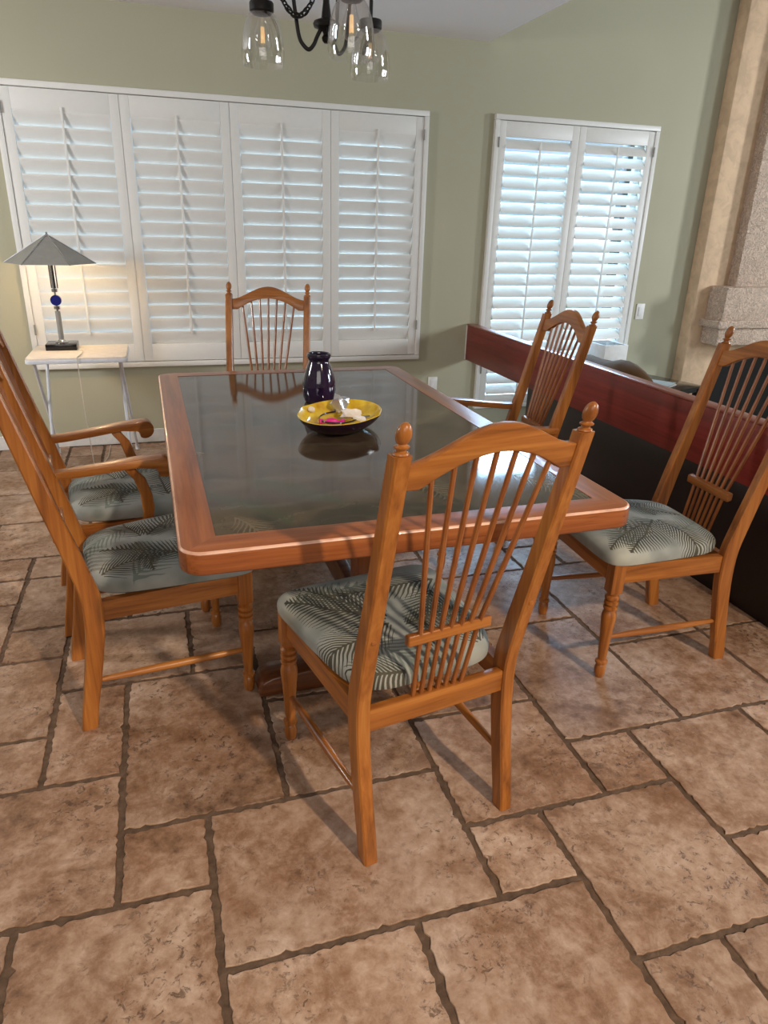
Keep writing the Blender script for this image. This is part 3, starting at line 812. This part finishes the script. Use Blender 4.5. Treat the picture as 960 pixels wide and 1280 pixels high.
# ------------------------------------------------------------------ tray table and lamp
tt = thing('tray_table', 'white folding tray table with cream top standing below the wide shutters', 'table', (-.43, 4.265, 0))
m = MB()
pl = arc(.25 - .03, .215 - .03, .03, 0, PI / 2, 6) + arc(-.25 + .03, .215 - .03, .03, PI / 2, PI, 6) + arc(-.25 + .03, -.215 + .03, .03, PI, 1.5 * PI, 6) + arc(.25 - .03, -.215 + .03, .03, 1.5 * PI, 2 * PI, 6)
m.prism(pl, lambda x, y, d: (x, y, d), .664, .680, .004); m.build('tray_top', M['cream'], tt)
m = MB(); m.prism([(x * 1.012, y * 1.014) for x, y in pl], lambda x, y, d: (x, y, d), .650, .670, .003); m.build('tray_edge', M['tray_metal'], tt)
for s in (-1, 1):
    m = MB(); m.tube([(s * .215, -.17, .652), (s * .222, .10, .33), (s * .232, .33, .012)], .009, 10); lg = m.build('leg', M['tray_metal'], tt)
    m = MB(); m.tube([(s * .232, .33, 0), (s * .232, .33, .03)], .013, 10); m.build('rubber_foot', M['rubber'], lg)
    m = MB(); m.tube([(s * .195, .17, .652), (s * .203, .04, .33), (s * .211, -.03, .012)], .009, 10); lg = m.build('leg', M['tray_metal'], tt)
    m = MB(); m.tube([(s * .211, -.03, 0), (s * .211, -.03, .03)], .013, 10); m.build('rubber_foot', M['rubber'], lg)

LX, LY, LZ = -.525, 4.36, .6795
lp = thing('table_lamp', 'table lamp with grey six-sided metal shade and blue disc on the tray table', 'lamp', (LX, LY, LZ), 0)
m = MB(); m.box(-.08, .08, -.07, .07, 0, .034, .003); m.build('lamp_base', M['black'], lp)
m = MB(); m.lathe([(.034, .034), (.034, .038), (.022, .044), (.014, .052), (.013, .056)], 24); m.build('base_collar', M['chrome'], lp)
m = MB(); m.tube([(0, 0, .05), (0, 0, .205)], .014, 16); m.build('lower_rod', M['lamp_metal'], lp)
m = MB(); m.tube([(0, 0, .205), (0, 0, .325)], .005, 10); m.build('middle_rod', M['chrome'], lp)
m = MB(); m.tube([(0, -.012, .262), (0, .012, .262)], .028, 28); m.build('disc', M['blue'], lp)
for zz in (.215, .306):
    m = MB(); m.tube([(0, 0, zz), (0, 0, zz + .016)], .016, 16); m.build('clear_collar', M['chrome'], lp)
m = MB(); m.tube([(0, 0, .325), (0, 0, .50)], .009, 12); m.build('upper_rod', M['black'], lp)
m = MB()
for a in range(3):
    g = a * 2 * PI / 3 + .4; m.tube([(.018 * math.cos(g), .018 * math.sin(g), .325), (.018 * math.cos(g), .018 * math.sin(g), .50)], .0035, 8)
m.build('chrome_rods', M['chrome'], lp)
# hexagonal pyramid shade
R_, zlo, zhi = .228, .455, .590
hx = [(R_ * math.cos(2 * PI * i / 6 + .0), R_ * math.sin(2 * PI * i / 6 + .0)) for i in range(6)]
m = MB()
vs = [(x, y, zlo) for x, y in hx] + [(x * .06, y * .06, zhi) for x, y in hx] + [(x * .99, y * .99, zlo) for x, y in hx] + [(x * .05, y * .05, zhi - .004) for x, y in hx]
fs = [(i, (i + 1) % 6, 6 + (i + 1) % 6, 6 + i) for i in range(6)] + [(12 + (i + 1) % 6, 12 + i, 18 + i, 18 + (i + 1) % 6) for i in range(6)] + [(i, 12 + i, 12 + (i + 1) % 6, (i + 1) % 6) for i in range(6)]
m.add(vs, fs)
sh = m.build('lamp_shade', M['lamp_metal'], lp, 20)
m = MB()
for i in range(6):
    x, y = hx[i]; m.tube([(x * 1.0, y * 1.0, zlo + .001), (x * .06, y * .06, zhi + .001)], .003, 6)
m.build('shade_seams', M['chrome'], sh)
m = MB(); m.lathe([(.013, .586), (.014, .592), (.010, .597), (.004, .602), (.006, .607), (.001, .612)], 14); m.build('finial', M['chrome'], lp)
m = MB(); m.sphere((.06, 0, .505), .022, 1.3, 1, 1); m.build('light_bulb', M['bulb'], lp)
m = MB(); m.tube([(0.005, 0, .505), (.035, 0, .505)], .012, 12); m.build('bulb_socket', M['black'], lp)
m = MB()
m.tube([(LX + .086, LY - .06, LZ + .004), (LX + .11, LY - .09, LZ + .004), (LX + .115, LY - .20, LZ + .004), (LX + .10, LY - .318, LZ + .004), (LX + .10, LY - .322, LZ - .03), (LX + .103, LY - .32, .4), (LX + .108, LY - .30, .2), (LX + .11, LY - .26, .02), (LX + .13, LY - .1, .006), (LX + .16, LY + .1, .005), (LX + .16, LY + .33, .005)], .0028, 8)
o = m.build('lamp_cord', M['cord']); tag(o, 'thin pale lamp cord hanging from the tray table to the floor', 'cord')

# ------------------------------------------------------------------ chandelier
CX, CY = .517, 2.262
ch = thing('chandelier', 'black iron chandelier with clear glass jar shades over the table', 'chandelier', (CX, CY, HC))
def CB(m, nm, mat, par=None, sm=40):
    m.v = [(x - CX, y - CY, z - HC) for x, y, z in m.v]; return m.build(nm, mat, par or ch, sm)
ZH = 1.885
m = MB(); m.lathe([(.006, ZH - .045), (.011, ZH - .040), (.013, ZH - .032), (.008, ZH - .024), (.012, ZH - .016), (.034, ZH - .008), (.037, ZH), (.034, ZH + .006), (.014, ZH + .014), (.012, ZH + .03), (.009, ZH + .05), (.009, ZH + .20), (.016, ZH + .21), (.016, ZH + .24), (.006, ZH + .26)], 20, (CX, CY, 0)); CB(m, 'hub', M['black_iron'])
m = MB(); m.lathe([(.058, HC - .022), (.062, HC - .018), (.062, HC - .002)], 28, (CX, CY, 0)); CB(m, 'ceiling_canopy', M['black_iron'])
m = MB()
n_l = 13
for i in range(n_l):
    z = ZH + .25 + i * (HC - .02 - ZH - .25) / (n_l - 1); 
    pts = []
    for k in range(13):
        a = 2 * PI * k / 12; u, w = .008 * math.cos(a), .017 * math.sin(a)
        pts.append((CX + (u if i % 2 else 0), CY + (0 if i % 2 else u), z + w))
    m.tube(pts, .0026, 6, False)
CB(m, 'hanging_chain', M['black_iron'])
# slack chain looped beside the hub
m = MB()
P0, P1 = Vector((CX - .165, CY - .02, 2.06)), Vector((CX - .012, CY - .01, 2.03))
for i in range(17):
    t_ = i / 16; p = P0.lerp(P1, t_); p.z -= .15 * (1 - (2 * t_ - 1) ** 2) ** .8
    q = P0.lerp(P1, min(1, t_ + .01)); q.z -= .15 * max(0, (1 - (2 * (min(1, t_ + .01)) - 1) ** 2)) ** .8
    d = (q - p); d = d.normalized() if d.length > 1e-6 else Vector((0, 0, 1))
    s1 = d.orthogonal().normalized(); s2 = d.cross(s1)
    sd = s1 if i % 2 else s2
    m.tube([tuple(p + d * .013 * math.sin(2 * PI * k / 12) + sd * .007 * math.cos(2 * PI * k / 12)) for k in range(13)], .0024, 6, False)
CB(m, 'slack_chain', M['black_iron'])
shades = [(.343, 2.286, 1.776), (.523, 2.010, 1.762), (.668, 2.345, 1.777)]
for (sx, sy, sz) in shades:
    d = Vector((sx - CX, sy - CY, 0)); R = d.length; d.normalize()
    def at(r, z): return (CX + d.x * r, CY + d.y * r, z)
    # arm: leaves the hub, drops in a U, climbs and arches over to the shade
    raw = [(.012, ZH - .006), (.026, ZH - .03), (.036, ZH - .050), (.05, ZH - .062), (.066, ZH - .052), (.078, ZH - .03), (.088, ZH + .03), (.098, ZH + .10), (.112, ZH + .16), (.135, ZH + .185), (.160, ZH + .17), (R, ZH + .12), (R, sz + .145)]
    raw = [(r * R / .18 if k < 11 else r, z) for k, (r, z) in enumerate(raw)]
    fine = []
    for k in range(len(raw) - 1):
        p0, p1, p2, p3 = raw[max(k - 1, 0)], raw[k], raw[k + 1], raw[min(k + 2, len(raw) - 1)]
        for j in range(5):
            u = j / 5
            fine.append(tuple(.5 * ((2 * p1[c]) + (-p0[c] + p2[c]) * u + (2 * p0[c] - 5 * p1[c] + 4 * p2[c] - p3[c]) * u * u + (-p0[c] + 3 * p1[c] - 3 * p2[c] + p3[c]) * u ** 3) for c in (0, 1)))
    fine.append(raw[-1])
    m = MB(); m.tube([at(r, z) for r, z in fine], .0055, 10); arm = CB(m, 'arm', M['black_iron'])
    m = MB(); m.lathe([(.010, .150), (.031, .149), (.033, .146), (.033, .128), (.029, .124), (.024, .120)], 24, (sx, sy, sz)); CB(m, 'shade_cap', M['black_iron'], arm)
    m = MB(); m.lathe([(.028, .128), (.036, .120), (.044, .107), (.051, .087), (.0565, .060), (.0592, .034), (.0585, .014), (.0555, 0), (.0540, 0), (.057, .014), (.0577, .034), (.055, .060), (.0495, .087), (.0425, .107), (.0345, .120), (.0265, .128)], 40, (sx, sy, sz), False, False); CB(m, 'glass_shade', M['glass'], arm)
    m = MB(); m.lathe([(.012, .125), (.012, .110), (.014, .100), (.022, .078), (.024, .062), (.019, .045), (.008, .036), (.001, .034)], 20, (sx, sy, sz), False, False); CB(m, 'light_bulb', M['glass'], arm)
    m = MB()
    for k in range(3):
        a = k * 2.1; m.tube([(sx + .004 * math.cos(a), sy + .004 * math.sin(a), sz + .055), (sx + .003 * math.cos(a), sy + .003 * math.sin(a), sz + .092)], .0026, 6)
    CB(m, 'filament', M['filament'], arm)

# ------------------------------------------------------------------ lights
def area(name, loc, tgt, sx, sy, e, c, spread=PI):
    l = bpy.data.lights.new(name, 'AREA'); l.shape = 'RECTANGLE'; l.size = sx; l.size_y = sy; l.energy = e; l.color = c; l.spread = spread
    o = bpy.data.objects.new(name, l); COL.objects.link(o); o.location = loc
    o.rotation_euler = (Vector(tgt) - Vector(loc)).to_track_quat('-Z', 'Y').to_euler(); return o
def point(name, loc, r, e, c):
    l = bpy.data.lights.new(name, 'POINT'); l.shadow_soft_size = r; l.energy = e; l.color = c
    o = bpy.data.objects.new(name, l); COL.objects.link(o); o.location = loc; return o
def spot(name, loc, tgt, ang, blend, r, e, c):
    l = bpy.data.lights.new(name, 'SPOT'); l.spot_size = math.radians(ang); l.spot_blend = blend; l.shadow_soft_size = r; l.energy = e; l.color = c
    o = bpy.data.objects.new(name, l); COL.objects.link(o); o.location = loc
    o.rotation_euler = (Vector(tgt) - Vector(loc)).to_track_quat('-Z', 'Y').to_euler(); return o
spot('warm_ceiling_spot', (2.5, -3.8, 4.6), (.6, .9, 0), 38, .9, .13, 1800, (1.0, .84, .66))
area('living_room_window_light', (5.9, .6, 1.62), (1.2, 2.2, .7), 1.0, .9, 105, (.80, .90, 1.0))
area('open_plan_fill', (-1.0, -3.6, 2.6), (.5, 4.0, 1.2), 3.4, 2.4, 95, (1.0, .94, .88))  # unseen soft fill, added to brighten the back wall and divider
area('garden_daylight', (3.7, 7.6, 3.2), (2.9, 4.7, 1.0), 2.2, 2.2, 750, (.42, .70, 1.0), math.radians(120))
area('garden_daylight_wide', (.4, 8.4, 3.6), (.4, 4.7, 1.0), 4.0, 3.0, 70, (.86, .95, 1.0))
area('east_side_light', (6.5, 2.7, 1.85), (.8, 4.4, 1.2),   .35, .6, 92, (.88, .95, 1.0))  # unseen light on the right, added for tilt rod shadows on the shutters
area('west_side_light', (-2.45, 2.9, 1.75), (1.0, 4.7, 1.2), .3, .5, 50, (.95, .97, 1.0))  # unseen light on the left, added for the opposite rod shadows
point('lamp_glow', (LX + .06, LY, LZ + .47), .03, 8, (1.0, .70, .38))

w = bpy.data.worlds.new('World'); SC.world = w; w.use_nodes = True
nt = w.node_tree; bg = nt.nodes['Background']
tc = nt.nodes.new('ShaderNodeTexCoord'); sp = nt.nodes.new('ShaderNodeSeparateXYZ'); rp = nt.nodes.new('ShaderNodeValToRGB')
nt.links.new(tc.outputs['Generated'], sp.inputs[0])
mr = nt.nodes.new('ShaderNodeMapRange'); mr.inputs[1].default_value = -1; mr.inputs[2].default_value = 1
nt.links.new(sp.outputs['Y'], mr.inputs[0]); nt.links.new(mr.outputs[0], rp.inputs[0])
e = rp.color_ramp.elements
e[0].position = .45; e[0].color = (.20, .18, .16, 1); e[1].position = .6; e[1].color = (.62, .84, 1.1, 1)
nt.links.new(rp.outputs[0], bg.inputs[0]); bg.inputs[1].default_value = 1.0

# ------------------------------------------------------------------ camera
yaw, tilt, roll, fpx = math.radians(17.78838), math.radians(22.29934), math.radians(-1.66127), 879.522
f0 = Vector((math.sin(yaw) * math.cos(tilt), math.cos(yaw) * math.cos(tilt), -math.sin(tilt)))
r0 = Vector((math.cos(yaw), -math.sin(yaw), 0)); d0 = f0.cross(r0)
rv = r0 * math.cos(roll) + d0 * math.sin(roll); dv_ = d0 * math.cos(roll) - r0 * math.sin(roll)
cam = bpy.data.cameras.new('camera'); co = bpy.data.objects.new('camera', cam); COL.objects.link(co)
mw = Matrix(((rv.x, -dv_.x, -f0.x, 0), (rv.y, -dv_.y, -f0.y, 0), (rv.z, -dv_.z, -f0.z, 1.38), (0, 0, 0, 1)))
co.matrix_world = mw
cam.sensor_fit = 'VERTICAL'; cam.sensor_height = 36; cam.lens = fpx / 1280 * 36; cam.clip_start = .02
SC.camera = co
SC.view_settings.view_transform = 'Standard'; SC.view_settings.look = 'None'; SC.view_settings.exposure = -.32
